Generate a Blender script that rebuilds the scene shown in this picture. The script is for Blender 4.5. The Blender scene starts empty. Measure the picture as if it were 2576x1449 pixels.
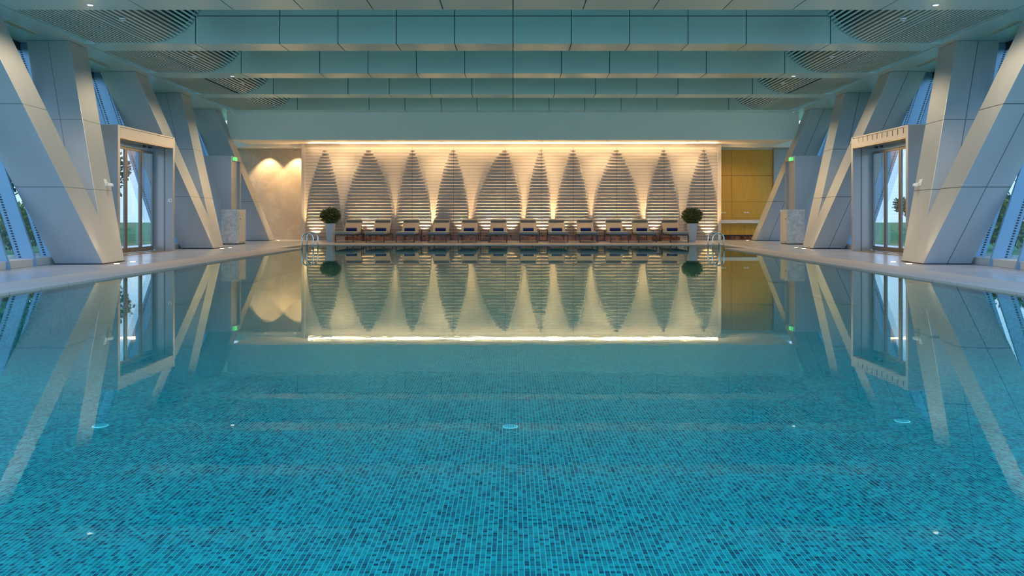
import bpy, math, random
from mathutils import Vector, Matrix
R = math.radians
random.seed(7)
sc = bpy.context.scene
col = sc.collection

# ------------------------------------------------------------------ helpers
class MB:
    def __init__(s): s.v=[]; s.f=[]; s.m=[]; s.uv=[]; s.sm=[]
    def poly(s, pts, mi=0, uv=None, smooth=False):
        b=len(s.v); s.v+= [tuple(p) for p in pts]
        s.f.append(tuple(range(b,b+len(pts)))); s.m.append(mi)
        s.uv.append(uv or [(0.25,0.25)]*len(pts)); s.sm.append(smooth)
    def box(s, a, b, mi=0):
        x0,y0,z0=[min(a[i],b[i]) for i in range(3)]; x1,y1,z1=[max(a[i],b[i]) for i in range(3)]
        c=[(x0,y0,z0),(x1,y0,z0),(x1,y1,z0),(x0,y1,z0),(x0,y0,z1),(x1,y0,z1),(x1,y1,z1),(x0,y1,z1)]
        s.hexa(c,mi)
    def hexa(s, c, mi=0):
        for q in ((0,3,2,1),(4,5,6,7),(0,1,5,4),(1,2,6,5),(2,3,7,6),(3,0,4,7)):
            s.poly([c[i] for i in q],mi)
    def tube(s, pts, r, n=10, mi=0, closed=False, caps=True):
        pts=[Vector(p) for p in pts]; rs=r if isinstance(r,(list,tuple)) else [r]*len(pts)
        b=len(s.v); N=len(pts)
        up=None
        for i,p in enumerate(pts):
            a=pts[i-1] if i>0 else p; c=pts[i+1] if i<N-1 else p
            if closed: a=pts[i-1]; c=pts[(i+1)%N]
            t=(c-a).normalized()
            if up is None:
                up=Vector((0,0,1)) if abs(t.z)<.9 else Vector((1,0,0))
            u=(up-t*up.dot(t)).normalized(); w=t.cross(u); up=u
            for k in range(n):
                an=2*math.pi*k/n
                s.v.append(tuple(p+u*math.cos(an)*rs[i]+w*math.sin(an)*rs[i]))
        for i in range(N if closed else N-1):
            j=(i+1)%N
            for k in range(n):
                s.f.append((b+i*n+k,b+i*n+(k+1)%n,b+j*n+(k+1)%n,b+j*n+k)); s.m.append(mi); s.uv.append([(0.25,0.25)]*4); s.sm.append(True)
        if caps and not closed:
            s.f.append(tuple(b+k for k in range(n))[::-1]); s.m.append(mi); s.uv.append([(0.25,0.25)]*n); s.sm.append(False)
            s.f.append(tuple(b+(N-1)*n+k for k in range(n))); s.m.append(mi); s.uv.append([(0.25,0.25)]*n); s.sm.append(False)
    def lathe(s, prof, c=(0,0,0), n=20, mi=0, smooth=True):
        b=len(s.v); M=len(prof)
        for r,z in prof:
            for k in range(n):
                an=2*math.pi*k/n; s.v.append((c[0]+r*math.cos(an),c[1]+r*math.sin(an),c[2]+z))
        for i in range(M-1):
            for k in range(n):
                s.f.append((b+i*n+k,b+i*n+(k+1)%n,b+(i+1)*n+(k+1)%n,b+(i+1)*n+k)); s.m.append(mi); s.uv.append([(0.25,0.25)]*4); s.sm.append(smooth)
    def build(s, name, mats, parent=None, bevel=0, loc=None, seg=2):
        me=bpy.data.meshes.new(name); me.from_pydata(s.v,[],s.f)
        if not isinstance(mats,(list,tuple)): mats=[mats]
        for m in mats: me.materials.append(m)
        me.polygons.foreach_set('material_index',s.m); me.polygons.foreach_set('use_smooth',s.sm)
        ul=me.uv_layers.new(name='UVMap'); i=0
        for q in s.uv:
            for t in q: ul.data[i].uv=t; i+=1
        me.update()
        o=bpy.data.objects.new(name,me); col.objects.link(o)
        if parent: o.parent=parent
        if loc: o.location=loc
        if bevel:
            w=o.modifiers.new('w','WELD'); w.merge_threshold=1e-4
            b=o.modifiers.new('b','BEVEL'); b.width=bevel; b.segments=seg; b.limit_method='ANGLE'; b.harden_normals=False
        return o

def tag(o,label,cat=None,group=None,kind=None):
    o['label']=label
    if cat: o['category']=cat
    if group: o['group']=group
    if kind: o['kind']=kind
    return o
def empty(name,loc=(0,0,0),rz=0):
    o=bpy.data.objects.new(name,None); o.empty_display_size=.2; col.objects.link(o); o.location=loc; o.rotation_euler=(0,0,rz); return o
def copy_tree(o,parent=None):
    c=o.copy(); col.objects.link(c)
    if parent: c.parent=parent
    for ch in list(o.children): copy_tree(ch,c)
    return c

# ------------------------------------------------------------------ materials
def mat(name, base=(.8,.8,.8), rough=.5, metal=0, emis=None, estr=0, spec=.5, coat=0):
    m=bpy.data.materials.new(name); m.use_nodes=True; p=m.node_tree.nodes['Principled BSDF']
    p.inputs['Base Color'].default_value=(*base,1); p.inputs['Roughness'].default_value=rough; p.inputs['Metallic'].default_value=metal
    p.inputs['Specular IOR Level'].default_value=spec; p.inputs['Coat Weight'].default_value=coat
    if emis: p.inputs['Emission Color'].default_value=(*emis,1); p.inputs['Emission Strength'].default_value=estr
    return m
def N(m,t,**k):
    n=m.node_tree.nodes.new(t)
    for a,b in k.items(): setattr(n,a,b)
    return n
def L(m,a,b): m.node_tree.links.new(a,b)
def math_(m,op,a,b=None,c=None,clamp=False):
    n=N(m,'ShaderNodeMath',operation=op,use_clamp=clamp)
    for i,x in enumerate((a,b,c)):
        if x is None: continue
        if isinstance(x,(int,float)): n.inputs[i].default_value=x
        else: L(m,x,n.inputs[i])
    return n.outputs[0]
def mix(m,fac,a,b,mode='MIX'):
    n=N(m,'ShaderNodeMix',data_type='RGBA',blend_type=mode)
    for i,x in ((0,fac),(6,a),(7,b)):
        if isinstance(x,(int,float)): n.inputs[i].default_value=x
        elif isinstance(x,tuple): n.inputs[i].default_value=(*x,1) if len(x)==3 else x
        else: L(m,x,n.inputs[i])
    return n.outputs[2]
def noise(m,vec,scale,detail=3,rough=.5,dist=0):
    n=N(m,'ShaderNodeTexNoise'); n.inputs['Scale'].default_value=scale; n.inputs['Detail'].default_value=detail; n.inputs['Roughness'].default_value=rough; n.inputs['Distortion'].default_value=dist
    if vec is not None: L(m,vec,n.inputs['Vector'])
    return n.outputs['Fac']
def ramp(m,fac,stops):
    n=N(m,'ShaderNodeValToRGB'); e=n.color_ramp.elements
    while len(e)<len(stops): e.new(.5)
    for el,(p,c) in zip(e,stops): el.position=p; el.color=(*c,1)
    L(m,fac,n.inputs[0]); return n.outputs[0]
def objco(m): return N(m,'ShaderNodeTexCoord').outputs['Object']
def sep(m,v):
    n=N(m,'ShaderNodeSeparateXYZ'); L(m,v,n.inputs[0]); return n.outputs
def mapping(m,v,s):
    n=N(m,'ShaderNodeMapping'); n.inputs['Scale'].default_value=s; L(m,v,n.inputs[0]); return n.outputs[0]
def line(m,val,c,w):   # 1 within w of c
    return math_(m,'LESS_THAN',math_(m,'ABSOLUTE',math_(m,'SUBTRACT',val,c)),w)
def gridline(m,val,step,w):
    fr=math_(m,'ABSOLUTE',math_(m,'SUBTRACT',math_(m,'FRACT',math_(m,'ADD',math_(m,'DIVIDE',val,step),1000.5)),.5))
    return math_(m,'LESS_THAN',fr,w/step)
P=lambda m:m.node_tree.nodes['Principled BSDF']

# silver composite cladding of the columns
def clad(name,base,rough,metal,seams=True,jc=(.14,.16,.17)):
    m=mat(name,base,rough,metal); co=objco(m); s=sep(m,co)
    n=noise(m,mapping(m,co,(3,3,.5)),1.2,3)
    c=mix(m,n,tuple(x*.93 for x in base),tuple(min(1,x*1.05) for x in base))
    if seams:
        uv=sep(m,N(m,'ShaderNodeTexCoord').outputs['UV'])
        l=math_(m,'MAXIMUM',line(m,s[2],1.37,.008),line(m,s[2],2.74,.008))
        l=math_(m,'MAXIMUM',l,line(m,uv[0],.5,.009))
        c=mix(m,l,c,jc)
    L(m,c,P(m).inputs['Base Color'])
    return m
M_clad=clad('silver_cladding',(.50,.52,.53),.46,.4)
M_cladl=clad('silver_cladding_fine_joint',(.50,.52,.53),.46,.4,jc=(.26,.29,.31))
M_beam=mat('beam_cladding',(.58,.78,.73),.27,.42)  # silver tinted teal for the light bounced up from the pool
M_beamcore=mat('beam_joint',(.04,.07,.08),.8)
M_soffit=mat('soffit_teal_tint',(.64,.79,.75),.27,.42)  # same teal pool bounce put into the soffit colour
M_bulk=mat('bulkhead_paint',(.76,.90,.86),.6)
M_slat=mat('slat_aluminium',(.54,.66,.64),.4,.3)
M_slatback=mat('slat_backing',(.03,.06,.065),.8)
M_darkmetal=mat('dark_metal',(.045,.05,.055),.4,.6)
M_chrome=mat('chrome',(.75,.75,.74),.12,1)
M_white=mat('white_plastic',(.8,.8,.78),.4)
M_fin=mat('fin_metal',(.24,.40,.56),.35,.4)
M_frame=mat('portal_metal',(.46,.45,.45),.38,.5)
M_doorfr=mat('door_rail_metal',(.22,.20,.18),.35,.7)
M_bronze=mat('bronze',(.55,.40,.22),.28,.9)
M_black=mat('black_lens',(.01,.01,.012),.15)
M_cream=mat('cream_soffit',(.86,.79,.66),.5)
M_lampw=mat('warm_lamp',(1,.8,.5),.4,emis=(1,.72,.36),estr=14)
M_cove=mat('cove_lamp',(1,.8,.5),.4,emis=(1,.72,.40),estr=3.2)
M_lampc=mat('neutral_lamp',(1,.95,.85),.4,emis=(1,.93,.78),estr=3)
M_wfrm=mat('lounger_frame',(.05,.045,.045),.4,.5)
M_cush=mat('taupe_fabric',(.33,.29,.25),.9)
M_cushg=mat('grey_cushion',(.22,.26,.28),.9)
M_towel=mat('navy_towel',(.004,.018,.14),.9)
M_pot=mat('white_planter_glaze',(.60,.66,.72),.3)
M_green=mat('exit_green',(.05,.5,.1),.4,emis=(.12,.9,.2),estr=.8)
M_trunk=mat('bark',(.12,.08,.05),.9)
M_shelf=mat('white_shelf',(.75,.72,.66),.4)

def leafmat(name,a,b):
    m=mat(name,a,.55); i=N(m,'ShaderNodeNewGeometry').outputs['Random Per Island']
    L(m,mix(m,i,a,b),P(m).inputs['Base Color']); return m
M_leaf=leafmat('topiary_leaf',(.012,.035,.006),(.15,.19,.035))  # paler second tone paints highlights onto the leaves
M_treeleaf=leafmat('tree_leaf',(.015,.07,.03),(.08,.2,.06))
M_shrub=leafmat('shrub_leaf',(.10,.2,.02),(.45,.42,.05))

# brown marble
M_marble=mat('brown_marble',(.2,.07,.03),.2); co=objco(M_marble)
L(M_marble,ramp(M_marble,noise(M_marble,co,2.2,6,.65,1.6),[(.3,(.045,.012,.005)),(.5,(.17,.055,.02)),(.62,(.34,.15,.06)),(.7,(.10,.03,.012))]),P(M_marble).inputs['Base Color'])
# limestone (feature wall)
M_stone=mat('pale_limestone',(.6,.55,.48),.62); co=objco(M_stone); s=sep(M_stone,co)
n=noise(M_stone,mapping(M_stone,co,(1.2,1,9)),2.5,5,.6)
c=mix(M_stone,n,(.46,.42,.38),(.66,.60,.53))
c=mix(M_stone,gridline(M_stone,s[2],.112,.0045),c,(.16,.12,.09))
L(M_stone,c,P(M_stone).inputs['Base Color'])
M_seam=mat('stone_joint',(.14,.11,.09),.8)
M_plainst=mat('stone_border',(.62,.56,.49),.55)
# beige polished stone (side back wall)
M_beige=mat('beige_marble',(.6,.48,.34),.35); co=objco(M_beige)
L(M_beige,ramp(M_beige,noise(M_beige,co,1.3,7,.6,.9),[(.3,(.46,.36,.25)),(.5,(.52,.41,.29)),(.58,(.58,.47,.34)),(.64,(.50,.39,.28))]),P(M_beige).inputs['Base Color'])
# white marble
M_wmar=mat('white_marble',(.7,.7,.7),.25); co=objco(M_wmar)
L(M_wmar,ramp(M_wmar,noise(M_wmar,co,4,8,.7,1.2),[(.35,(.40,.42,.43)),(.5,(.56,.57,.57)),(.62,(.68,.67,.65)),(.75,(.46,.48,.48))]),P(M_wmar).inputs['Base Color'])
# gold veneer
M_gold=mat('golden_veneer',(.5,.33,.04),.38,.15); co=objco(M_gold)
n=noise(M_gold,mapping(M_gold,co,(14,14,.8)),2,4)
L(M_gold,mix(M_gold,n,(.52,.28,.035),(.72,.44,.075)),P(M_gold).inputs['Base Color'])
# paving
def paving(name,a,b,step,jw,jc,rough):
    m=mat(name,a,rough); co=objco(m); s=sep(m,co)
    n=noise(m,co,.9,6,.65,1.0); c=mix(m,n,a,b)
    g=math_(m,'MAXIMUM',gridline(m,s[0],step,jw),gridline(m,s[1],step,jw))
    L(m,mix(m,g,c,jc),P(m).inputs['Base Color']); return m
M_deck=paving('marble_paving',(.34,.33,.34),(.62,.60,.61),.8,.004,(.25,.23,.22),.22)
M_coping=paving('coping_stone',(.50,.41,.35),(.58,.48,.42),.6,.004,(.24,.18,.15),.5)
# mosaic
T=.0235
M_mos=mat('glass_mosaic',(.0,.3,.4),.35)
co=objco(M_mos)
geo=N(M_mos,'ShaderNodeNewGeometry')
sc_=N(M_mos,'ShaderNodeVectorMath',operation='SCALE'); L(M_mos,co,sc_.inputs[0]); sc_.inputs['Scale'].default_value=1/T
ofs=N(M_mos,'ShaderNodeVectorMath',operation='ADD'); L(M_mos,sc_.outputs[0],ofs.inputs[0]); ofs.inputs[1].default_value=(5000,5000,5000.31)
fl=N(M_mos,'ShaderNodeVectorMath',operation='FLOOR'); L(M_mos,ofs.outputs[0],fl.inputs[0])
wn=N(M_mos,'ShaderNodeTexWhiteNoise',noise_dimensions='3D'); L(M_mos,fl.outputs[0],wn.inputs['Vector'])
# neighbouring tiles drift in colour a little
lown=noise(M_mos,fl.outputs[0],.11,3,.6)
val=math_(M_mos,'ADD',math_(M_mos,'MULTIPLY',wn.outputs['Value'],.82),math_(M_mos,'MULTIPLY',math_(M_mos,'SUBTRACT',lown,.26),.34),clamp=True)
tile=ramp(M_mos,val,[(0,(.0,.0,.010)),(.05,(.0,.004,.032)),(.13,(.0,.030,.07)),(.27,(.0,.08,.115)),(.5,(.0,.145,.175)),(.75,(.0,.23,.245)),(1,(.0,.34,.32))])
hs=N(M_mos,'ShaderNodeTexWhiteNoise',noise_dimensions='4D'); L(M_mos,fl.outputs[0],hs.inputs['Vector']); hs.inputs['W'].default_value=3.3
tile=mix(M_mos,math_(M_mos,'MULTIPLY',math_(M_mos,'GREATER_THAN',hs.outputs['Value'],.86),.45),tile,(.0,.22,.16))
s=sep(M_mos,co)
nz=math_(M_mos,'ABSOLUTE',sep(M_mos,geo.outputs['Normal'])[2])
gz=math_(M_mos,'MULTIPLY',gridline(M_mos,math_(M_mos,'ADD',s[2],T*.31),T,.0016),math_(M_mos,'LESS_THAN',nz,.5))
gx=math_(M_mos,'MULTIPLY',gridline(M_mos,s[0],T,.0019),1)
gx2=gridline(M_mos,math_(M_mos,'ADD',s[0],0),T,.0013)
# the joints: half a tile off the cell centres
gxx=gridline(M_mos,math_(M_mos,'ADD',s[0],T*.0),T,.0019)
gyy=gridline(M_mos,math_(M_mos,'ADD',s[1],T*.0),T,.0013)
g=math_(M_mos,'MAXIMUM',gxx,math_(M_mos,'MULTIPLY',gyy,.5)); g=math_(M_mos,'MAXIMUM',g,gz)
L(M_mos,mix(M_mos,g,tile,(.02,.46,.44)),P(M_mos).inputs['Base Color'])

def schlick(name,r0,tint,rough,bump=None,pw=5,gc=(1,1,1)):
    m=bpy.data.materials.new(name); m.use_nodes=True; nt=m.node_tree; nt.nodes.clear()
    out=N(m,'ShaderNodeOutputMaterial'); g=N(m,'ShaderNodeNewGeometry'); d=N(m,'ShaderNodeVectorMath',operation='DOT_PRODUCT')
    L(m,g.outputs['Incoming'],d.inputs[0]); L(m,g.outputs['Normal'],d.inputs[1])
    a=math_(m,'ABSOLUTE',d.outputs['Value']); k=math_(m,'POWER',math_(m,'SUBTRACT',1,a,clamp=True),pw)
    f=math_(m,'ADD',math_(m,'MULTIPLY',k,1-r0),r0,clamp=True)
    t=N(m,'ShaderNodeBsdfTransparent'); t.inputs[0].default_value=(*tint,1)
    gl=N(m,'ShaderNodeBsdfGlossy'); gl.inputs['Roughness'].default_value=rough; gl.inputs['Color'].default_value=(*gc,1)
    if bump: L(m,bump(m),gl.inputs['Normal'])
    mx=N(m,'ShaderNodeMixShader'); L(m,f,mx.inputs[0]); L(m,t.outputs[0],mx.inputs[1]); L(m,gl.outputs[0],mx.inputs[2]); L(m,mx.outputs[0],out.inputs[0])
    return m
def ripple(m):
    co=objco(m); n1=noise(m,mapping(m,co,(1,1,1)),5,3,.55); n2=noise(m,co,22,2,.5)
    h=math_(m,'ADD',n1,math_(m,'MULTIPLY',n2,.12))
    b=N(m,'ShaderNodeBump'); b.inputs['Strength'].default_value=1; b.inputs['Distance'].default_value=.0002; L(m,h,b.inputs['Height']); return b.outputs[0]
M_water=schlick('pool_water',.02,(.55,.98,.96),.012,ripple,5.3,(.84,.95,.89))
M_glass=schlick('window_glass',.09,(.86,.94,.96),.0)
M_doorglass=schlick('door_glass',.22,(.85,.9,.95),.0)

# ------------------------------------------------------------------ geometry of the hall
BT=4.41                      # underside of beams
def foot(y): return 7.36+.085*(y-14.3)
def plane(y,z,off=0): return foot(y)+.329*z+off
def outer(y): return 8.72+.07*(y-15)   # outer edge of beams / inner edge of the side soffit
BY=[12.97+3.385*k for k in range(5)]
BF=9.585                    # one more beam nearer, seen only mirrored in the water   # beam front faces
BD=.69

# floor (paved deck) ------------------------------------------------------
m=MB()
def slab(x0,x1,y0,y1): m.box((x0,y0,-.25),(x1,y1,0))
for sx in (-1,1): slab(sx*6.62,sx*11.2,-2,30.2)
slab(-6.62,6.62,25.0,30.2)
o=m.build('floor',M_deck); tag(o,'pale veined marble paving around the pool',kind='structure')
# pool -------------------------------------------------------------------
PD=-.6
pool=empty('swimming_pool',(0,12,0)); tag(pool,'long rectangular swimming pool lined with blue and turquoise mosaic tiles','swimming pool')
def outline():
    return [(-5.7,-1.5),(5.7,-1.5),(5.7,21.4),(6.3,21.4),(6.3,24.1),(-6.3,24.1),(-6.3,21.4),(-5.7,21.4)]
m=MB(); ol=outline()
for (x0,x1,y0,y1) in ((-5.7,5.7,-1.5,21.4),(-6.3,6.3,21.4,24.1)):
    m.poly([(x0,y0-12,PD),(x1,y0-12,PD),(x1,y1-12,PD),(x0,y1-12,PD)])
for i,(a,b) in enumerate(zip(ol,ol[1:]+ol[:1])):
    m.poly([(b[0],b[1]-12,PD),(a[0],a[1]-12,PD),(a[0],a[1]-12,-.03),(b[0],b[1]-12,-.03)])
m.build('basin',M_mos,pool)
m=MB()
def cb(x0,x1,y0,y1): m.box((x0,y0-12,-.09),(x1,y1-12,.004))
for sx in (-1,1):
    cb(sx*5.7,sx*6.62,-1.5,21.4); cb(sx*6.3,sx*6.62,21.4,24.1)
cb(-6.62,6.62,24.1,25.0)
m.build('coping',M_coping,pool)
m=MB()
m.poly([(a[0],a[1],-.022) for a in ol])
o=m.build('pool_water',M_water); tag(o,'still clear water filling the pool, mirroring the hall','water',kind='stuff')
# floor inlets in the pool
def inlet(name):
    m=MB(); m.lathe([(0,.005),(.05,.005),(.054,.003),(.054,0)],n=24); ob=m.build(name,mat('inlet_plastic',(.30,.62,.60),.6))
    s=MB()
    for k in range(-3,4): 
        w=math.sqrt(.045**2-(k*.012)**2); s.box((k*.012-.0025,-w,.0052),(k*.012+.0025,w,.007))
    s.build('grille_slot',mat('grille_slot',(.1,.35,.38),.5),ob); return ob
inl=inlet('pool_inlet')
for i,(x,y,l) in enumerate(((0.0,5.53,'round white inlet grille on the pool floor in the middle'),(-2.86,5.55,'round white inlet grille on the pool floor at the left'),(2.80,5.68,'round white inlet grille on the pool floor at the right'))):
    o=inl if i==0 else copy_tree(inl); o.location=(x-.02,y,PD); tag(o,l,'pool inlet','pool floor inlets')

# ceiling -----------------------------------------------------------------
m=MB()
y0,y1=BF,BY[4]+BD
m.box((-6.9,y0,5.62),(6.9,y1,5.75),0)
for sx in (-1,1):
    # smooth side soffit out to the glazing
    a=[(sx*outer(y0),y0),(sx*(plane(y0,BT,1.45)),y0),(sx*(plane(29.5,BT,1.45)),29.5),(sx*outer(29.5),29.5)]
    if sx<0: a=a[::-1]
    c=[(x,y,BT) for x,y in a]+[(x,y,BT+.25) for x,y in a]
    m.hexa(c,0)
    a=[(sx*6.85,y0),(sx*outer(y0),y0),(sx*outer(29.5),29.5),(sx*6.85,29.5)]
    if sx<0: a=a[::-1]
    m.hexa([(x,y,5.62) for x,y in a]+[(x,y,5.75) for x,y in a],0)
# lowered soffit in front of the back wall
m.box((-9.6,27.12,3.470),(9.6,28.75,3.60),1)
m.box((-10.3,28.75,3.37),(-7.62,29.55,3.60),1)
m.box((7.52,28.75,3.37),(10.3,29.55,3.60),1)
o=m.build('ceiling',[M_soffit,M_cream]); tag(o,'pale metal ceiling and soffits of the hall',kind='structure')
m=MB(); m.box((-9.75,27.10,3.468),(9.75,27.118,BT-.002)); m.box((-9.75,27.118,3.61),(9.75,27.235,BT-.002))
o=m.build('wall_bulkhead',M_bulk); o.location=(0,0,0)
tag(o,'pale green plain bulkhead above the back wall',kind='structure')

# beams -------------------------------------------------------------------
ordn=['nearest ceiling beam crossing the top edge of the photo','first full panelled ceiling beam from the front, its face widest in view','second full panelled ceiling beam from the front','third full panelled ceiling beam from the front','farthest panelled ceiling beam, just in front of the green bulkhead','panelled ceiling beam seen only as a reflection in the near water']
for k,y in list(enumerate(BY))+[(5,BF)]:
    m=MB(); E=outer(y+.3)-.01
    zt=5.60
    m.box((-E+.02,.012,BT+.012),(E-.02,BD-.012,zt-.01),1)
    q_=6.31+.22*min(k,4) if k<5 else 6.1
    xs=[-E,-q_]+[1.2*i for i in range(-4,5)]+[q_,E]
    g=.009
    for a,b in zip(xs,xs[1:]):
        if abs(b-a)<.1: continue
        m.box((a+g,0,BT),(b-g,BD,4.975)); m.box((a+g,0,4.995),(b-g,BD,zt))
    o=m.build('ceiling_beam',[M_beam,M_beamcore],bevel=0,loc=(0,y,0)); tag(o,ordn[k],'beam','ceiling beams across the pool')

# slatted ceiling coves ---------------------------------------------------
bayw=['nearest','second','third','farthest','frontmost reflected']
RR=1.12
for k in range(5):
    ya,yb=(BY[k]+BD+.012,BY[k+1]-.012) if k<4 else (BF+BD+.012,BY[0]-.012)
    Ln=yb-ya; yc=(ya+yb)/2
    for sx in (-1,1):
        X0=7.46+.075*(yc-15); Xe=outer(ya)-.04
        root=empty('slatted_ceiling_panel',(0,ya,0))
        tag(root,'%s curved slatted metal ceiling panel on the %s side, between two beams'%(bayw[k],'left' if sx<0 else 'right'),'ceiling panel','slatted ceiling panels')
        m=MB(); bk=MB(); d=.078
        prof=[]; x=Xe
        while x>X0: prof.append((x,BT+.02,0)); x-=d
        n=int(RR*R(84)/d)
        for i in range(n+1):
            a=i*d/RR; prof.append((X0-RR*math.sin(a),BT+.02+RR*(1-math.cos(a)),a))
        for (x,z,a) in prof:
            # bar, slimmer than the gap pitch, standing normal to the profile
            t=Vector((-math.cos(a),0,math.sin(a))); nn=Vector((math.sin(a),0,math.cos(a)))
            c0=Vector((x,0,z)); hw=.018
            pts=[c0-t*hw,c0+t*hw,c0+t*hw+nn*.065,c0-t*hw+nn*.065]
            c=[]
            for p in pts: c.append((sx*p.x,0,p.z))
            e=[(p[0],Ln,p[2]) for p in c]
            m.poly([c[0],c[1],c[2],c[3]] if sx<0 else [c[3],c[2],c[1],c[0]])
            for q in range(4):
                r=(q+1)%4; f=[c[r],c[q],e[q],e[r]]
                m.poly(f if sx<0 else f[::-1])
        for (a,b) in zip(prof,prof[1:]):
            na=Vector((math.sin(a[2]),0,math.cos(a[2])))*.09; nb=Vector((math.sin(b[2]),0,math.cos(b[2])))*.09
            p=(sx*(a[0]+na.x),0,a[1]+na.z); q=(sx*(b[0]+nb.x),0,b[1]+nb.z)
            f=[p,q,(q[0],Ln,q[2]),(p[0],Ln,p[2])]; bk.poly(f if sx<0 else f[::-1])
        m.build('slats',M_slat,root); bk.build('backing',M_slatback,root)

# smoke detectors ---------------------------------------------------------
def detector():
    m=MB(); m.lathe([(0.0,-.05),(.025,-.05),(.035,-.042),(.038,-.03),(.055,-.022),(.058,-.005),(.058,0),(0,0)],n=20)
    o=m.build('smoke_detector',M_white); r=MB(); r.lathe([(.0355,-.040),(.0395,-.036),(.0395,-.031)],n=20); r.build('sensor_ring',M_darkmetal,o)
    return o
det=detector(); first=True
for k in range(3):
    for sx in (-1,1):
        o=det if first else copy_tree(det); first=False
        y=14.5+3.385*k; x=7.12+.05*k
        o.location=(sx*x,y,BT+.065-.018*k)
        tag(o,'small white smoke detector under the %s slatted panel on the %s'%(bayw[k],'left' if sx<0 else 'right'),'smoke detector','smoke detectors under the slats')
# beam downlights
def downl(mt,r=.06):
    m=MB(); m.lathe([(r*.75,-.004),(r,-.008),(r*1.05,0)],n=20); o=m.build('ceiling_downlight',M_white)
    l=MB(); l.lathe([(0,-.003),(r*.76,-.003)],n=20); l.build('lens',mt,o); return o
dl=downl(M_lampc); first=True
for k in (0,2):
    for sx in (-1,1):
        o=dl if first else copy_tree(dl); first=False; o.location=(sx*7.1,BY[k]+.38,BT)
        tag(o,'small round downlight under the %s end of the %s beam'%('left' if sx<0 else 'right','nearest' if k==0 else 'third nearest'),'downlight','beam downlights')
# slot diffusers
def slot():
    m=MB(); m.box((-.06,-.5,-.012),(.06,.5,0)); o=m.build('air_diffuser',mat('diffuser_frame',(.55,.55,.40),.4))
    s=MB()
    for x in (-.028,.028): s.box((x-.012,-.48,-.016),(x+.012,.48,-.0125))
    s.build('air_slot',mat('diffuser_slot',(.35,.36,.28),.5),o); return o
sl=slot(); first=True
for y,nm in ((14.9,'nearest'),(18.3,'second nearest')):
    for sx in (-1,1):
        o=sl if first else copy_tree(sl); first=False; o.location=(sx*(plane(y,BT)+.38),y,BT)
        o.rotation_euler=(0,0,-sx*.085)
        tag(o,'%s cream slot diffuser in the soffit above the %s windows'%(nm,'left' if sx<0 else 'right'),'air vent','soffit slot diffusers')

# V columns ---------------------------------------------------------------
DEP=.86
def column(yc,sx,single,label):
    root=empty('angled_column',(sx*foot(yc),yc,0))
    tag(root,label,'column','leaning silver columns')
    w=.475; S=.372; aw=.82
    z1=BT-.003
    A0=[-w,0]; 
    if single:
        ol=[(-w,0),(w-.1,0),(-w-S*z1+aw,z1),(-w-S*z1,z1)]
    else:
        zf=(2*w-2*(aw-w))/(2*S) if False else .84
        ol=[(-w,0),(w,0),(w+S*z1,z1),(w+S*z1-aw,z1),(0,zf),(-w-S*z1+aw,z1),(-w-S*z1,z1)]
    m=MB()
    def pt(dy,z,off): 
        return (sx*(plane(yc+dy,z,off))-sx*foot(yc),dy,z)
    fr=[pt(a,b,0) for a,b in ol]; bk=[pt(a,b,DEP) for a,b in ol]
    n=len(ol)
    # front / back faces split into convex quads
    if single: quads=[(0,1,2,3)]
    else: quads=[(0,1,4),(1,2,3,4),(0,4,5,6)]
    for q in quads:
        f=[fr[i] for i in q]; b=[bk[i] for i in q]
        m.poly(f if sx>0 else f[::-1]); m.poly(b[::-1] if sx>0 else b)
    for i in range(n):
        j=(i+1)%n
        seam = abs(ol[i][1]-ol[j][1])>.5 and not (sx<0 and (single or i not in (1,3)))
        uv=[(0,0),(0,1),(1,1),(1,0)] if seam else None
        f=[fr[i],fr[j],bk[j],bk[i]]
        if sx>0: m.poly(f[::-1],0,[(1,0),(1,1),(0,1),(0,0)] if seam else None)
        else: m.poly(f,0,uv)
    m.build('cladding',M_cladl if sx<0 else M_clad,root,bevel=.006)
    # thin dark plinth line at the foot
    b=MB()
    e=.006
    y0_,y1_=(ol[0][0]-e,ol[1][0]+e)
    c=[(sx*(foot(yc+y0_)-e-foot(yc)),y0_),(sx*(foot(yc+y1_)-e-foot(yc)),y1_),(sx*(foot(yc+y1_)+DEP+e-foot(yc)),y1_),(sx*(foot(yc+y0_)+DEP+e-foot(yc)),y0_)]
    if sx<0: c=c
    b.hexa([(x,y,0) for x,y in c]+[(x,y,.018) for x,y in c]); b.build('base_trim',M_darkmetal,root)
    return root
VY=[14.745,21.55,28.30]
for sx in (-1,1):
    sd='left' if sx<0 else 'right'
    column(VY[0],sx,False,'large V-shaped silver column on the %s, nearest the camera, in front of the glass door'%sd)
    column(VY[1],sx,False,'V-shaped silver column on the %s behind the glass door'%sd)
    column(VY[2],sx,True,'single leaning silver column on the far %s beside the %s'%(sd,'beige stone wall' if sx<0 else 'golden cabinet'))

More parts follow.
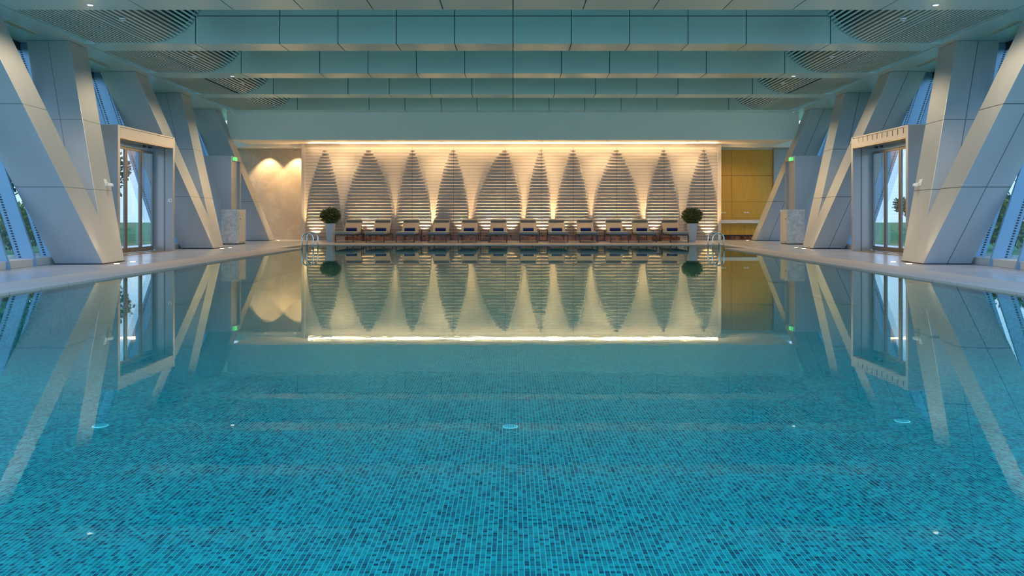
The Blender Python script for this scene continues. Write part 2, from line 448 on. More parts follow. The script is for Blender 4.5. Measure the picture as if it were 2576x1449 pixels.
# facade: glazing, fins ----------------------------------------------------
GO=DEP+.30
for sx in (-1,1):
    sd='left' if sx<0 else 'right'
    g=MB()
    def pane(ya,yb,za,zb):
        f=[(sx*plane(ya,za,GO),ya,za),(sx*plane(yb,za,GO),yb,za),(sx*plane(yb,zb,GO),yb,zb),(sx*plane(ya,zb,GO),ya,zb)]
        g.poly(f if sx>0 else f[::-1])
    pane(9.5,17.02,.12,BT-.12); pane(17.02,19.9,2.86,BT-.12); pane(19.9,25.35,.12,BT-.12); pane(25.35,29.4,2.83,BT-.12)
    w=empty('window_%d'%(1 if sx<0 else 2),(0,0,0)); w['kind']='structure'; w['label']='outward leaning glazed facade with deep blue grey fins along the %s side'%sd
    g.build('glass',M_glass,w)
    k=-5; 
    while True:
        y=13.72+.846*k; k+=1
        if y>28.6: break
        za=0
        if 17.0<y<19.95: za=2.86
        if 25.3<y: za=2.85
        f=MB(); t=.022; a0=GO-.28; a1=GO+.05
        if za==0: a0=GO-.27
        c=[(sx*plane(y,za,a0),y-t,za),(sx*plane(y,za,a1),y-t,za),(sx*plane(y,za,a1),y+t,za),(sx*plane(y,za,a0),y+t,za)]
        zb=BT-.01
        c+=[(sx*plane(y,zb,a0),y-t,zb),(sx*plane(y,zb,a1),y-t,zb),(sx*plane(y,zb,a1),y+t,zb),(sx*plane(y,zb,a0),y+t,zb)]
        if sx<0: c=[c[i] for i in (3,2,1,0,7,6,5,4)]
        f.hexa(c); fo=f.build('mullion',M_fin,w)
        # dark serrated gasket at the glass line
        gk=MB(); zz=za+.15
        while zz<zb-.15:
            c=[]
            for z_ in (zz,zz+.022):
                c+=[(sx*plane(y,z_,GO-.045),y-.034,z_),(sx*plane(y,z_,GO-.012),y-.034,z_),(sx*plane(y,z_,GO-.012),y-.022,z_),(sx*plane(y,z_,GO-.045),y-.022,z_)]
            gk.hexa(c); zz+=.045
        gk.build('gasket',M_darkmetal,fo)
    s=MB()
    for ya,yb in ((9.5,17.0),(19.95,25.3)):
        c=[(sx*plane(ya,0,GO-.2),ya,0),(sx*plane(ya,0,GO+.1),ya,0),(sx*plane(yb,0,GO+.1),yb,0),(sx*plane(yb,0,GO-.2),yb,0)]
        if sx<0: c=c[::-1]
        s.hexa([(x,y,.001) for x,y,z in c]+[(x,y,.13) for x,y,z in c])
    s.build('window_sill',M_plainst,w,bevel=.006)
    h=MB(); ya,yb=9.6,29.4
    c=[(sx*plane(ya,BT-.14,GO-.03),ya),(sx*plane(ya,BT-.14,GO+.1),ya),(sx*plane(yb,BT-.14,GO+.1),yb),(sx*plane(yb,BT-.14,GO-.03),yb)]
    if sx<0: c=c[::-1]
    h.hexa([(x,y,BT-.15) for x,y in c]+[(x,y,BT-.001) for x,y in c]); h.build('head_trim',M_darkmetal,w)

# glass entrance portals ---------------------------------------------------
def portal(sx):
    sd='left' if sx<0 else 'right'
    root=empty('door_%d'%(1 if sx<0 else 2),(sx*8.46,18.46,0)); root['kind']='structure'
    root['label']='tall metal portal with sliding glass doors on the %s side of the pool'%sd
    H=2.83; Ya,Yb=-1.38,1.38; HB=2.56; GX=.47; DP=1.35
    def bx(mb,x0,x1,y0,y1,z0,z1,mi=0): mb.box((sx*x0,y0,z0),(sx*x1,y1,z1),mi)
    f=MB()
    bx(f,0,.54,Ya-.05,Ya+.05,0,H); bx(f,0,.54,Yb-.05,Yb+.05,0,H); 
    f.build('side_frame',M_frame,root,bevel=.006)
    f=MB(); bx(f,0.001,.54,Ya+.0501,Yb-.0501,HB,H-.045)
    f.build('header',M_frame,root)
    f=MB(); bx(f,0.01,DP,Ya+.0502,Yb-.0502,H-.035,H-.001); f.build('cap_rail',M_frame,root)
    f=MB(); bx(f,.03,DP-.02,Ya+.0503,Yb-.0503,H-.046,H-.0351); f.build('shadow_gap',M_black,root)
    if sx>0:
        f=MB(); 
        for i in range(10):
            y=Ya+.15+i*.25; bx(f,-.004,.001,y-.009,y+.009,HB+.1,H-.05)
        f.build('header_joint',M_black,root)
    # soffit lining (warm) and glass line frame
    f=MB(); bx(f,.02,GX-.05,Ya+.06,Yb-.06,HB-.012,HB-.001); f.build('soffit_lining',M_bronze,root)
    f=MB()
    for y,w in ((Ya+.09,.035),(Yb-.09,.035)): bx(f,GX-.03,GX+.03,y-w,y+w,.06,HB-.02)
    bx(f,GX-.04,GX+.04,Ya+.055,Yb-.055,HB-.1,HB-.0125); 
    f.build('door_frame',M_fin,root)
    spans=[(Ya+.13,-.15,'sidelight'),(-.14,.585,'door_leaf'),(.595,Yb-.13,'door_leaf')]
    f=MB(); bx(f,.20,.225,Yb-.058,Yb-.0502,.0,HB-.013); f.build('jamb_trim',M_doorfr,root)
    for a,b,nm in spans:
        leaf=MB(); st=.028
        for y in (a+st,b-st): bx(leaf,GX-.02,GX+.02,y-st,y+st,.02,HB-.105)
        bx(leaf,GX-.02,GX+.02,a+2*st,b-2*st,.02,.13); bx(leaf,GX-.02,GX+.02,a+2*st,b-2*st,HB-.16,HB-.105)
        lo=leaf.build(nm,M_doorfr,root)
        gl=MB(); p=[(sx*GX,a+2*st,.13),(sx*GX,b-2*st,.13),(sx*GX,b-2*st,HB-.16),(sx*GX,a+2*st,HB-.16)]
        gl.poly(p if sx>0 else p[::-1]); gl.build('glass',M_doorglass,lo)
    for y in (.45,.72):
        s=MB(); s.lathe([(0,-.05),(.03,-.045),(.042,-.02),(.042,0)],c=(sx*.3,y,HB-.012),n=16); s.build('motion_sensor',M_black,root)
    t=MB(); bx(t,0,GX+.04,Ya+.055,Yb-.055,.001,.014); t.build('threshold',M_bronze,root)
    if sx<0:
        c=MB(); bx(c,.03,.12,Yb-.062,Yb-.0505,1.22,1.30); co_=c.build('card_reader',M_white,root)
        c=MB(); bx(c,.05,.075,Yb-.066,Yb-.0625,1.25,1.27); c.build('reader_eye',M_black,co_)
    return root
portal(-1); portal(1)

# far side panel walls with exit signs ------------------------------------
for sx in (-1,1):
    m=MB()
    m.box((sx*9.02,25.45,0),(sx*10.6,25.53,2.80)); 
    m.box((sx*9.10,25.53,0),(sx*9.14,26.30,2.66)); m.box((sx*9.02,26.30,0),(sx*9.2,26.36,2.80)); m.box((sx*9.02,25.53,2.66),(sx*9.2,26.30,2.80))
    o=m.build('wall_left' if sx<0 else 'wall_right',M_clad if False else mat('panel_metal_'+('l' if sx<0 else 'r'),(.44,.47,.50),.4,.4))
    tag(o,'grey metal wall panel with a narrow recessed exit door on the far %s'%('left' if sx<0 else 'right'),kind='structure')
    e=MB(); e.box((-.06,-.13,-.07),(.0,.13,.07)); o=e.build('exit_sign',M_white,bevel=.006); o.location=(sx*9.02,25.7,2.71)
    if sx>0: pass
    else: o.rotation_euler=(0,0,math.pi)
    f=MB(); f.box((-.064,-.115,-.055),(-.0605,.115,.055)); f.build('sign_face',M_green,o)
    for q_ in (-1,1):
        f=MB(); f.box((-.05,q_*.134,-.055),(-.01,q_*.1305,.055)); f.build('sign_edge',M_green,o)
    tag(o,'small green lit exit sign on the far %s grey wall panel'%('left' if sx<0 else 'right'),'exit sign','exit signs')

# back walls ---------------------------------------------------------------
m=MB()
m.box((-10.8,29.52,0),(-7.3,29.8,3.6)); 
o=m.build('wall_back_left',M_beige); tag(o,'beige veined marble wall washed by downlights, left of the relief wall',kind='structure')
m=MB(); m.box((7.2,29.9,0),(10.8,30.1,3.6)); m.box((9.62,29.3,0),(10.6,29.89,3.36))
o=m.build('wall_back_right',mat('grey_wall_paint',(.42,.44,.44),.6)); tag(o,'plain grey wall beside the golden cabinet',kind='structure')
m=MB(); m.box((-10.9,29.83,0),(-11.0+.02,12,5.6))  # nothing visible: outer pier closing the corner
# feature wall relief
FX0,FX1=-7.60,7.48; FY=28.60; ROW=.112; NR=30; WT=3.465
lens=[(818,771,862),(927,862,994),(1037,997,1086),(1141,1092,1180),(1271,1188,1315),(1362,1321,1386),(1442,1395,1484),(1551,1489,1614),(1670,1623,1710),(1771,1721,1806)]
def px(x): return (x-1290.5)/2000*FY
lens=[tuple(px(a) for a in l) for l in lens]
ZT=3.30
def halfw(z):
    t=max(0,min(1,(ZT-z)/ZT)); return math.sin(math.pi/2*t**.78)
def prot(x,z):
    h=halfw(z)
    for c,a,b in lens:
        if z>ZT: return 0
        lo=c+(a-c)*h; hi=c+(b-c)*h
        if lo<x<hi:
            e=min(x-lo,hi-x); return .030+.050*min(1,(e/.14))**.7
    return 0
xs=set(); x=FX0+.12
while x<FX1-.12: xs.add(round(x,4)); x+=.035
seams=[c for c,a,b in lens]
xs=sorted(v for v in xs if all(abs(v-s_)>.02 for s_ in seams)); 
sx_=[]
for s_ in seams: sx_+= [s_-.006,s_+.006]
xs=sorted(list(xs)+sx_+[FX1-.12])
m=MB(); rows=[]
for r in range(NR+1):
    zb=r*ROW; zt=min((r+1)*ROW,WT)
    if zb>=WT: break
    rows+=[(zb,.15,r),(zt-.030,.38,r),(zt-.022,1,r),(zt,1,r)]
verts=[]; nx=len(xs)
for (z,k,ri) in rows:
    zc=(ri+.5)*ROW
    for x in xs:
        p=prot(x,zc)
        y=FY-p*k
        if p==0: y=FY-.002
        verts.append((x,y-FY,z))
m.v=verts
for r in range(len(rows)-1):
    for i in range(nx-1):
        a=r*nx+i; m.f.append((a,a+1,a+1+nx,a+nx)); w=xs[i+1]-xs[i]
        m.m.append(1 if w<.0125 and any(abs((xs[i]+xs[i+1])/2-s_)<.001 for s_ in seams[2:]) and rows[r][0]<3.25 else 0); m.uv.append([(0,0)]*4); m.sm.append(False)
b0=MB()
b0.box((FX0+.12,.0,0),(FX1-.12,.9,WT),0)
base=len(m.v); m.v+=b0.v; m.f+=[tuple(i+base for i in f) for f in b0.f]; m.m+=b0.m; m.uv+=b0.uv; m.sm+=b0.sm
b0=MB(); b0.box((FX0,-.05,0),(FX0+.12,.9,WT),2); b0.box((FX1-.12,-.05,0),(FX1,.9,WT),2)
base=len(m.v); m.v+=b0.v; m.f+=[tuple(i+base for i in f) for f in b0.f]; m.m+=b0.m; m.uv+=b0.uv; m.sm+=b0.sm
o=m.build('wall_back',[M_stone,M_seam,M_plainst]); o.location=(0,FY,0)
tag(o,'long pale stone relief wall with ten tall leaf shapes of stepped horizontal courses',kind='structure')

# cove light and soffit downlights
m=MB(); m.box((-6.2,-.03,-.012),(6.2,.03,0)); o=m.build('cove_light_strip',M_cove,loc=(0,28.46,3.469)); tag(o,'long warm light strip along the top of the relief wall','light strip')
fx=[(843,0),(1110,0),(1363,0),(1529,0),(1757,0),(1880,0)]
dl2=downl(M_darkmetal,.05); first=True; SP=[]
dnames=['above the left potted topiary','above the fourth leaf shape','just right of centre','right of centre','above the right potted topiary','above the golden cabinet']
for (x,_),nm in zip(fx,dnames):
    o=dl2 if first else copy_tree(dl2); first=False; o.name='soffit_downlight'
    o.location=((x-1290.5)/2000*27.7,27.75,3.47); tag(o,'tiny dark recessed downlight in the glowing soffit, '+nm,'downlight','soffit downlights')
    SP.append(o.location.copy())
def spot(name,loc,target,energy,colr,size,blend=.6,parent=None,rad=.03):
    l=bpy.data.lights.new(name,'SPOT'); l.energy=energy; l.color=colr; l.spot_size=R(size); l.spot_blend=blend; l.shadow_soft_size=rad
    o=bpy.data.objects.new(name,l); col.objects.link(o); o.location=loc
    d=Vector(target)-Vector(loc); o.rotation_euler=d.to_track_quat('-Z','Y').to_euler(); 
    return o
WARM=(1,.70,.38); WARM2=(1,.62,.28)
for p in SP: spot('soffit_spot',(p.x,p.y,3.45),(p.x,p.y+.5,0),85,WARM,130,.8,rad=.05)
for x,nm in ((-9.05,'left'),(-7.98,'right')):
    o=copy_tree(dl); o.name='wall_washer_light'; o.location=(x,29.1,3.37); tag(o,'%s warm downlight washing the beige stone wall'%nm,'downlight','wall washers over the beige wall')
    spot('washer_spot',(x,29.12,3.33),(x,29.50,.9),150,WARM,88,.5)
# wall uplights
ups=[792,900,930,960,1022,1067,1159,1224,1250,1285,1340,1366,1415,1457,1520,1557,1585,1647,1688,1784]
strong={792,1067,1224,1285,1366,1647,1784,1520}
def uplight():
    m=MB(); m.lathe([(0,0),(.035,0),(.035,.05),(.03,.05),(.028,.04)],n=14); o=m.build('wall_uplight',M_darkmetal)
    l=MB(); l.lathe([(0,.042),(.028,.042)],n=14); l.build('lens',M_lampw,o); return o
ul=uplight(); first=True
upn=['left of the left potted topiary']+['']*18+['right of the right potted topiary']
cents=[866,943,1019,1100,1175,1252,1331,1406,1482,1559,1629,1709]
ordw=['first','second','third','fourth','fifth','sixth','seventh','eighth','ninth','tenth','eleventh','twelfth']
for i,x in enumerate(ups):
    o=ul if first else copy_tree(ul); first=False
    X=(x-1290.5)/2000*28.35; z=.14 if 865<x<1710 else 0
    o.location=(X,28.33,z)
    tag(o,'small warm uplight at the foot of the relief wall, %s from the left'%(['first','second','third','fourth','fifth','sixth','seventh','eighth','ninth','tenth','eleventh','twelfth','thirteenth','fourteenth','fifteenth','sixteenth','seventeenth','eighteenth','nineteenth','last'][i]),'uplight','uplights along the relief wall')
    spot('uplight_spot',(X,28.33,z+.08),(X,28.60,z+.85),270 if x in strong else 140,WARM2,72,.9,rad=.02)
# stone bench strip
m=MB(); m.box((-5.98,-.13,0),(5.93,.13,.14)); o=m.build('stone_ledge',M_marble,bevel=.006,loc=(0,28.37,0)); tag(o,'low brown marble ledge along the foot of the relief wall','ledge')

# golden cabinet -----------------------------------------------------------
cb_=empty('wall_cabinet',(8.58,29.4,0)); tag(cb_,'tall golden wood cabinet wall with a white counter in the right alcove','cabinet')
def gb(nm,x0,x1,z0,z1,y0=0,mt=M_gold,bev=.004):
    m=MB(); m.box((x0,y0,z0),(x1,.45,z1)); return m.build(nm,mt,cb_,bevel=bev)
XL,XR=-1.06,1.03
gb('carcass',XL,XR,.14,3.30,.02,M_beamcore,0)
xm=-.50
for x0,x1 in ((XL,xm),(xm,XR)):
    for z0,z1 in ((.80,1.395),(1.40,2.36),(2.37,3.33)):
        gb('panel',x0+.004,x1-.004,z0,z1)
gb('counter',XL,XR,.60,.73,-.12,M_shelf)
gb('splash_panel',XL,XR,.735,.795,.0,M_gold)
w=(XR-XL)/4
for i in range(4):
    d=gb('door',XL+w*i+.004,XL+w*(i+1)-.004,.17,.59)
gb('plinth',XL,XR,.0,.13,.03,M_marble)
for i,x in enumerate((XL+.28,xm+.55)):
    m=MB()
    for k in (-.05,.05): m.box((x+k-.04,-.018,.98),(x+k+.04,-.001,1.02))
    m.build('socket_plate',M_white,cb_)

# loungers -----------------------------------------------------------------
def lounger():
    root=empty('sun_lounger')
    W=.31; Lh=.95  # half width, half length ; foot end at -Y
    f=MB()
    for sx in (-1,1): f.box((sx*W,-Lh,.225),(sx*(W-.035),Lh,.26))
    for y in (-Lh,-.2,.35,Lh-.035): f.box((-W+.036,y,.228),(W-.036,y+.035,.255))
    f.build('frame',M_wfrm,root)
    for sx in (-1,1):
        for y in (-Lh+.001,Lh-.036):
            m=MB(); m.box((sx*(W-.001),y,0),(sx*(W-.034),y+.034,.2245)); m.build('leg',M_wfrm,root)
    for y in (-Lh+.36,): pass
    m=MB(); m.box((-W,-Lh-.01,.262),(W,.30,.345)); m.build('seat_cushion',M_cushg,root,bevel=.025,seg=3)
    # raised backrest, hinged at y=.30
    an=R(40); y0,z0=.31,.30; ln=.62; th=.08
    def q(u,v): return (y0+u*math.cos(an)-v*math.sin(an), z0+u*math.sin(an)+v*math.cos(an))
    b=MB(); pts=[q(0,-.02),q(ln,-.02),q(ln,th-.02),q(0,th-.02)]
    b.hexa([(-W+.02,*pts[0]),(W-.02,*pts[0]),(W-.02,*pts[1]),(-W+.02,*pts[1]),(-W+.02,*pts[3]),(W-.02,*pts[3]),(W-.02,*pts[2]),(-W+.02,*pts[2])])
    b.build('backrest',M_cush,root,bevel=.025,seg=3)
    a,c=q(.04,-.05),q(ln*.7,-.05)
    for sx in (-1,1):
        s=MB(); s.tube([(sx*(W-.06),a[0],a[1]),(sx*(W-.06),c[0],c[1]),(sx*(W-.06),c[0]+.06,.245)],.011,8); s.build('back_support',M_wfrm,root)
    h=MB(); c=q(ln-.07,th+.005); 
    pr=[]; n=14
    x_=-W+.05
    h.tube([(-W+.04,*c),(-W+.06,*c),(W-.06,*c),(W-.04,*c)],[.028,.05,.05,.028],14); h.build('head_pillow',M_cush,root)
    return root
lg=lounger()
def towel():
    m=MB(); m.tube([(-.18,0,0),(-.176,0,0),(.176,0,0),(.18,0,0)],[.05,.058,.058,.05],16)
    # spiral fold line ridge
    m.tube([(-.178,.03,.045),(.178,.03,.045)],.014,8)
    return m.build('rolled_towel',M_towel)
tw=towel()
LY=27.10
offs=[0,0,0,0,0,0,.03,0,0,0,0,0]
for i,c in enumerate(cents):
    o=lg if i==0 else copy_tree(lg); t=tw if i==0 else copy_tree(tw)
    X=(c-1290.5)/2000*(LY-.95)
    o.location=(X,LY,0); t.location=(X+.0,LY+.235,.407)
    if i in (0,11): place='next to the %s potted topiary'%('left' if i==0 else 'right')
    else: place='%s from the left in the row'%ordw[i]
    tag(o,'taupe and grey sun lounger with raised back, '+place,'sun lounger','sun loungers along the relief wall')
    tag(t,'navy blue rolled towel on the %s lounger from the left'%ordw[i],'towel','blue towels on the loungers')
def table():
    root=empty('side_table'); h=.39; w=.149
    m=MB(); m.box((-w,-w,h-.018),(w,w,h)); m.build('table_top',M_wfrm,root,bevel=.003)
    for sx in (-1,1):
        for sy in (-1,1):
            m=MB(); m.box((sx*(w-.001),sy*(w-.001),0),(sx*(w-.021),sy*(w-.021),h-.0185)); m.build('leg',M_wfrm,root)
    m=MB()
    for sy in (-1,1): m.box((-w+.022,sy*(w-.003),.012),(w-.022,sy*(w-.019),.028))
    m.build('base_rail',M_wfrm,root); return root
tb=table()
for i,(c,a,b) in enumerate(((918,'first','second'),(1067.5,'third','fourth'),(1217.5,'fifth','sixth'),(1366,'seventh','eighth'),(1511,'ninth','tenth'),(1653,'eleventh','twelfth'))):
    o=tb if i==0 else copy_tree(tb); o.location=((c-1290.5)/2000*27.3+.02,27.45,0)
    tag(o,'dark open frame side table between the %s and %s loungers from the left'%(a,b),'side table','side tables between the loungers')

# potted topiaries -----------------------------------------------------------
def leafball(n,rx,rz,c,size,seedv,inner=.55):
    rnd=random.Random(seedv); m=MB()
    for _ in range(n):
        u=Vector((rnd.gauss(0,1),rnd.gauss(0,1),rnd.gauss(0,1))).normalized(); rr=rnd.uniform(inner,1)**.6*rnd.uniform(.92,1.06)
        p=Vector((u.x*rx*rr,u.y*rx*rr,u.z*rz*rr))+Vector(c)
        d=(u+Vector((rnd.gauss(0,.6),rnd.gauss(0,.6),rnd.gauss(0,.6)))).normalized()
        s_=Vector((rnd.gauss(0,1),rnd.gauss(0,1),rnd.gauss(0,1))); s_=(s_-d*s_.dot(d)).normalized()
        L_=size*rnd.uniform(.7,1.3); W_=L_*.32
        nn=d.cross(s_)*W_*.3
        m.poly([p,p+d*L_*.5+s_*W_+nn,p+d*L_,p+d*L_*.5-s_*W_+nn])
    return m
def topiary():
    root=empty('potted_topiary')
    m=MB(); b,t,h=.095,.150,.62
    o_=[(-1,-1),(1,-1),(1,1),(-1,1)]
    m.hexa([(x*b,y*b,0) for x,y in o_]+[(x*t,y*t,h) for x,y in o_]); m.build('planter',M_pot,root,bevel=.008)
    m=MB(); m.box((-.13,-.13,h+.001),(.13,.13,h+.012)); m.build('soil',M_trunk,root)
    m=MB(); m.tube([(0,0,h),(.01,0,h+.1),(0,0,h+.2)],[.018,.015,.012],8); m.build('stem',M_trunk,root)
    leafball(2600,.335,.27,(0,0,.88),.055,3,.25).build('foliage',M_leaf,root)
    return root
tp=topiary(); tp.location=(-6.25,27.2,0); tag(tp,'round green topiary in a tall white planter at the left end of the loungers','potted plant','potted topiaries')
o=copy_tree(tp); o.location=(6.13,27.2,0); o.rotation_euler=(0,0,math.pi/2); tag(o,'round green topiary in a tall white planter at the right end of the loungers','potted plant','potted topiaries')

# pool ladders ---------------------------------------------------------------
def ladder():
    root=empty('pool_ladder')
    for y in (-.25,.25):
        m=MB(); pts=[(-.15,y,PD+.004)]
        for a in range(0,181,12): pts.append((-.15*math.cos(R(a)),y,.26+.15*math.sin(R(a))))
        pts.append((.15,y,PD+.004)); m.tube(pts,.019,12); m.build('handrail',M_chrome,root)
    for z in (-.15,-.38):
        m=MB(); m.box((.10,-.235,z),(.18,.235,z+.025)); m.build('tread',M_chrome,root)
    return root
ld=ladder(); ld.location=(-5.50,21.55,0); tag(ld,'chrome pool ladder with curved handrails at the far left corner of the pool','pool ladder','pool ladders')
o=copy_tree(ld); o.location=(5.50,21.55,0); o.rotation_euler=(0,0,math.pi); tag(o,'chrome pool ladder with curved handrails at the far right corner of the pool','pool ladder','pool ladders')

# marble towel stations --------------------------------------------------------
for sx in (-1,1):
    r=empty('towel_cabinet',(sx*8.66,24.65,0)); tag(r,'low white marble towel cabinet beside the far %s columns'%('left' if sx<0 else 'right'),'cabinet','marble towel cabinets')
    m=MB(); m.box((-.26,-.35,.03),(.26,.35,1.07)); m.build('body',M_wmar,r,bevel=.006)
    m=MB(); m.box((-.24,-.33,0),(.24,.33,.029)); m.build('plinth',M_darkmetal,r)
    m=MB(); x=-sx*.2605; m.box((x,-.29,.08),(x-sx*.012,.24,1.02)); d=m.build('door',M_plainst,r,bevel=.003)
    m=MB(); m.lathe([(0,0),(.014,.004),(.014,.02),(0,.024)],n=12); k=m.build('knob',M_darkmetal,d); k.rotation_euler=(0,-sx*math.pi/2,0); k.location=(x-sx*.013,-.22,.78)

# fixtures on the nearest columns -----------------------------------------------
def fixture(sx):
    y=15.55; z=1.52
    r=empty('wall_fixture',(sx*plane(y,z,-.0),y,z)); tag(r,'small white wall fixture on the near %s V-shaped column'%('left' if sx<0 else 'right'),'wall fixture','white column fixtures')
    m=MB(); m.box((-.012,-.05,-.07),(.012,.05,.07)); a=m.build('bracket',M_white,r,bevel=.003); a.rotation_euler=(0,sx*math.atan(.329),0)
    m=MB(); m.tube([(0,0,.0),(-sx*.06,0,-.01)],.012,8); m.build('arm',M_white,r)
    m=MB(); m.lathe([(0,.03),(.035,.03),(.06,0),(.055,-.03),(0,-.03)],c=(-sx*.09,0,-.04),n=18); m.build('head',M_white,r)
fixture(-1); fixture(1)

# floor uplights at column feet ---------------------------------------------------
def fup():
    m=MB(); m.lathe([(.05,.004),(.065,.004),(.07,0.0005)],n=18); o=m.build('floor_uplight',M_chrome)
    l=MB(); l.lathe([(0,.003),(.05,.003)],n=18); l.build('lens',M_lampw,o); return o
fu=fup(); first=True
for k,yc in enumerate(VY):
    for sx in (-1,1):
        for dy in ((-.3,.3) if k<2 else (0,)):
            o=fu if first else copy_tree(fu); first=False
            X=foot(yc)-.20; o.location=(sx*X,yc+dy,0)
            tag(o,'round floor uplight at the foot of the %s %s column%s'%(['nearest','middle','farthest'][k],'left' if sx<0 else 'right','' if k==2 else (', nearer one of the pair' if dy<0 else ', farther one of the pair')),'floor light','floor uplights by the columns')
            spot('column_spot',(sx*X,yc+dy,.02),(sx*(X+.55),yc+dy*7.0 if k<2 else yc-1.1,3.0),20 if k<2 else 20,(1,.74,.46),75,.8,rad=.04)

# outdoors ---------------------------------------------------------------------------
M_grass=mat('lawn_grass',(.05,.2,.03),.9); co=objco(M_grass)
L(M_grass,ramp(M_grass,noise(M_grass,co,.5,6,.7),[(.3,(.02,.11,.025)),(.55,(.06,.22,.04)),(.75,(.16,.30,.05))]),P(M_grass).inputs['Base Color'])
m=MB(); 
for sx in (-1,1):
    m.box((sx*11.2,-20,-.4),(sx*90,120,-.08))
m.box((-11.2,30.3,-.4),(11.2,120,-.08))
o=m.build('lawn',M_grass); tag(o,'green lawn outside the windows','lawn',kind='stuff')
def tree(h,r,seedv,ml=M_treeleaf,n=2600):
    root=empty('garden_tree'); rnd=random.Random(seedv)
    m=MB(); m.tube([(0,0,0),(.06,0,h*.3),(-.04,.05,h*.6),(0,0,h*.85)],[.12,.1,.07,.03],8)
    for k in range(5):
        a=rnd.uniform(0,6.28); zz=h*rnd.uniform(.4,.7); m.tube([(0,0,zz),(math.cos(a)*r*.6,math.sin(a)*r*.6,zz+h*.18)],[.05,.015],6)
    m.build('trunk',M_trunk,root)
    f=MB()
    for k in range(7):
        a=rnd.uniform(0,6.28); rr=r*rnd.uniform(.2,.65); zz=h*rnd.uniform(.55,.95)
        b=leafball(n//7,r*.55,r*.45,(math.cos(a)*rr,math.sin(a)*rr,zz),.2,seedv*10+k,.2)
        bs=len(f.v); f.v+=b.v; f.f+=[tuple(i+bs for i in q) for q in b.f]; f.m+=b.m; f.uv+=b.uv; f.sm+=b.sm
    f.build('foliage',ml,root); return root
t1=tree(4.2,1.7,5); t2=tree(3.0,1.4,9); first=[True,True]
pos=[(-15,22.5,0,1.0),(-18,27.5,1,1.0),(-17,33,0,.9),(-21,38,1,1.1),(17.5,28,1,.55),(20,35,1,.7),(25,37,0,.8),(21,42,1,.6)]
for i,(x,y,k,s_) in enumerate(pos):
    src=(t1,t2)[k]
    if first[k]: o=src; first[k]=False
    else: o=copy_tree(src)
    o.location=(x,y,-.075); o.scale=(s_,s_,s_); o.rotation_euler=(0,0,i*1.3)
    tag(o,'leafy green tree on the lawn outside the %s windows, %s from the camera'%('left' if x<0 else 'right',['nearest','second','third','farthest'][i%4]),'tree','garden trees outside')
sh=leafball(1500,.7,.55,(0,0,.66),.12,11,.2).build('garden_shrub',M_shrub)
for i,(x,y) in enumerate(((-11.6,18.0),(-12.2,20.2),(11.9,19.0),(13.5,22.5))):
    o=sh if i==0 else copy_tree(sh); o.location=(x,y,0); o.rotation_euler=(0,0,i)
    tag(o,'yellow green shrub outside the %s glazing, %s'%('left' if x<0 else 'right','nearer the camera' if i%2==0 else 'farther back'),'shrub','shrubs outside')

# world ---------------------------------------------------------------------------------
w=bpy.data.worlds.new('World'); sc.world=w; w.use_nodes=True; nt=w.node_tree
class W: node_tree=nt
bg=nt.nodes['Background']; tc=nt.nodes.new('ShaderNodeTexCoord')
sp=nt.nodes.new('ShaderNodeSeparateXYZ'); nt.links.new(tc.outputs['Generated'],sp.inputs[0])
cr=ramp(W,sp.outputs[2],[(0,(.36,.56,.78)),(.12,(.36,.60,.90)),(.4,(.24,.50,.88)),(1,(.24,.46,.82))])
cl=noise(W,mapping(W,tc.outputs['Generated'],(1,1,3)),2.2,5,.55)
cm=ramp(W,cl,[(.5,(0,0,0)),(.68,(1,1,1))])
cc=mix(W,math_(W,'MULTIPLY',cm,.55),cr,(.85,.9,.96))
nt.links.new(cc,bg.inputs[0]); bg.inputs[1].default_value=1.6

# hall lighting: warm area lights along the cove, one added to brighten the soffit
def area(name,loc,rot,sx,sy,e,c):
    l=bpy.data.lights.new(name,'AREA'); l.shape='RECTANGLE'; l.size=sx; l.size_y=sy; l.energy=e; l.color=c
    o=bpy.data.objects.new(name,l); col.objects.link(o); o.location=loc; o.rotation_euler=rot; return o
area('cove_glow',(0,28.42,3.44),(R(-12),0,0),14.6,.06,36,WARM)
l=area('cove_room_glow',(0,28.35,3.452),(0,0,0),14.6,.03,100,WARM)
l.rotation_euler=Vector((0,-1,.30)).to_track_quat('-Z','Y').to_euler()
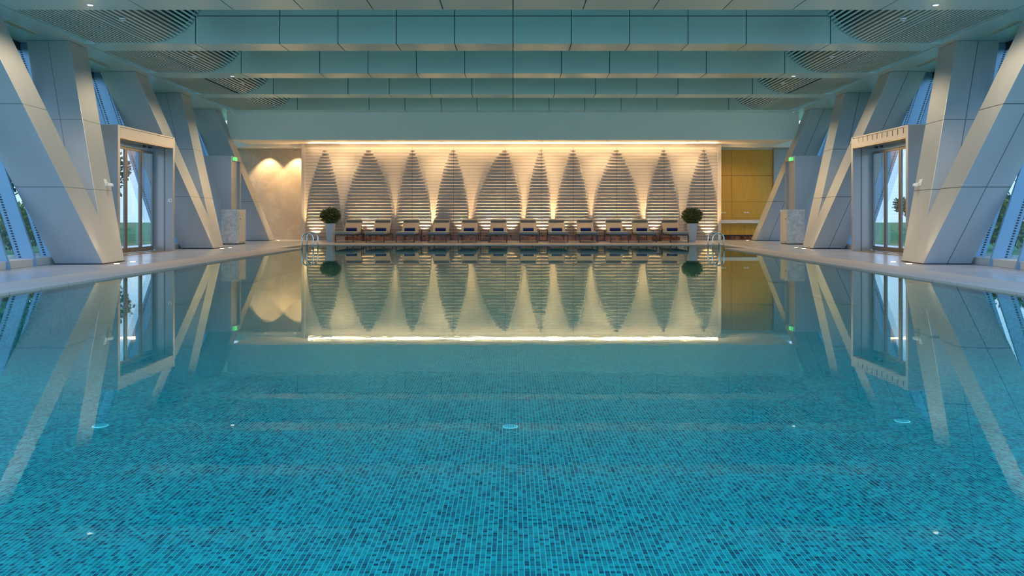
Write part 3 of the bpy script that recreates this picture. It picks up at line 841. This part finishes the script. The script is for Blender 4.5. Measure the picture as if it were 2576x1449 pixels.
# lamps added underwater, out of view, to throw teal light on the ceiling
def fill_lamp():
    m=MB(); m.lathe([(.09,.012),(.11,.010),(.115,0)],n=20); o=m.build('pool_fill_lamp',M_chrome)
    l=MB(); l.lathe([(0,.016),(.06,.015),(.09,.011)],n=20); l.build('lens',M_lampc,o); return o
pl=fill_lamp(); first=True
PLS=[(sx*5.70,y,sx) for sx in (-1,1) for y in (.6,2.5,4.4,6.3)]+[(x,-1.5,0) for x in (-3.6,-1.2,1.2,3.6)]
for i,(x,y,sx) in enumerate(PLS):
    o=pl if i==0 else copy_tree(pl)
    o.location=(x-sx*.001,y+(.001 if sx==0 else 0),-.28); o.rotation_euler=(0,-sx*math.pi/2,0) if sx else (-math.pi/2,0,0)
    wl={-1:'left',1:'right',0:'near end'}[sx]
    tag(o,'round lamp added underwater in the %s wall of the pool to light the ceiling'%wl,'pool lamp','lamps added in the %s pool wall'%wl)
    l=bpy.data.lights.new('pool_fill_light','AREA'); l.shape='DISK'; l.size=.3; l.energy=36 if sx else 76; l.color=(.62,.95,1)
    lo=bpy.data.objects.new('pool_fill_light',l); col.objects.link(lo); lo.location=(x-sx*.04,y+(.04 if sx==0 else 0),-.28)
    lo.rotation_euler=(0,sx*math.pi/2,0) if sx else (math.pi/2,0,0)
    lo.rotation_euler=Vector((-sx,0 if sx else 1,-.7)).to_track_quat('-Z','Y').to_euler()
# warm spots under the beams; alternate ones added without fittings to warm the columns
for k in range(4):
    for sx in (-1,1): spot('beam_spot',(sx*7.1,BY[k]+.38,BT-.02),(sx*8.8,BY[k]+.38,0),190,(1,.78,.52),110,.7,rad=.06)

# camera ----------------------------------------------------------------------------------
cd=bpy.data.cameras.new('cam'); cam=bpy.data.objects.new('camera',cd); col.objects.link(cam)
cam.location=(0,0,.864); cam.rotation_euler=(R(90),0,0)
cd.sensor_width=36; cd.lens=2000/2576*36; cd.shift_y=-180.5/2576; cd.shift_x=-2.5/2576; cd.clip_end=500
sc.camera=cam
sc.view_settings.view_transform='Standard'; sc.view_settings.look='None'; sc.view_settings.gamma=1; sc.view_settings.use_curve_mapping=False
sc.view_settings.exposure=.48
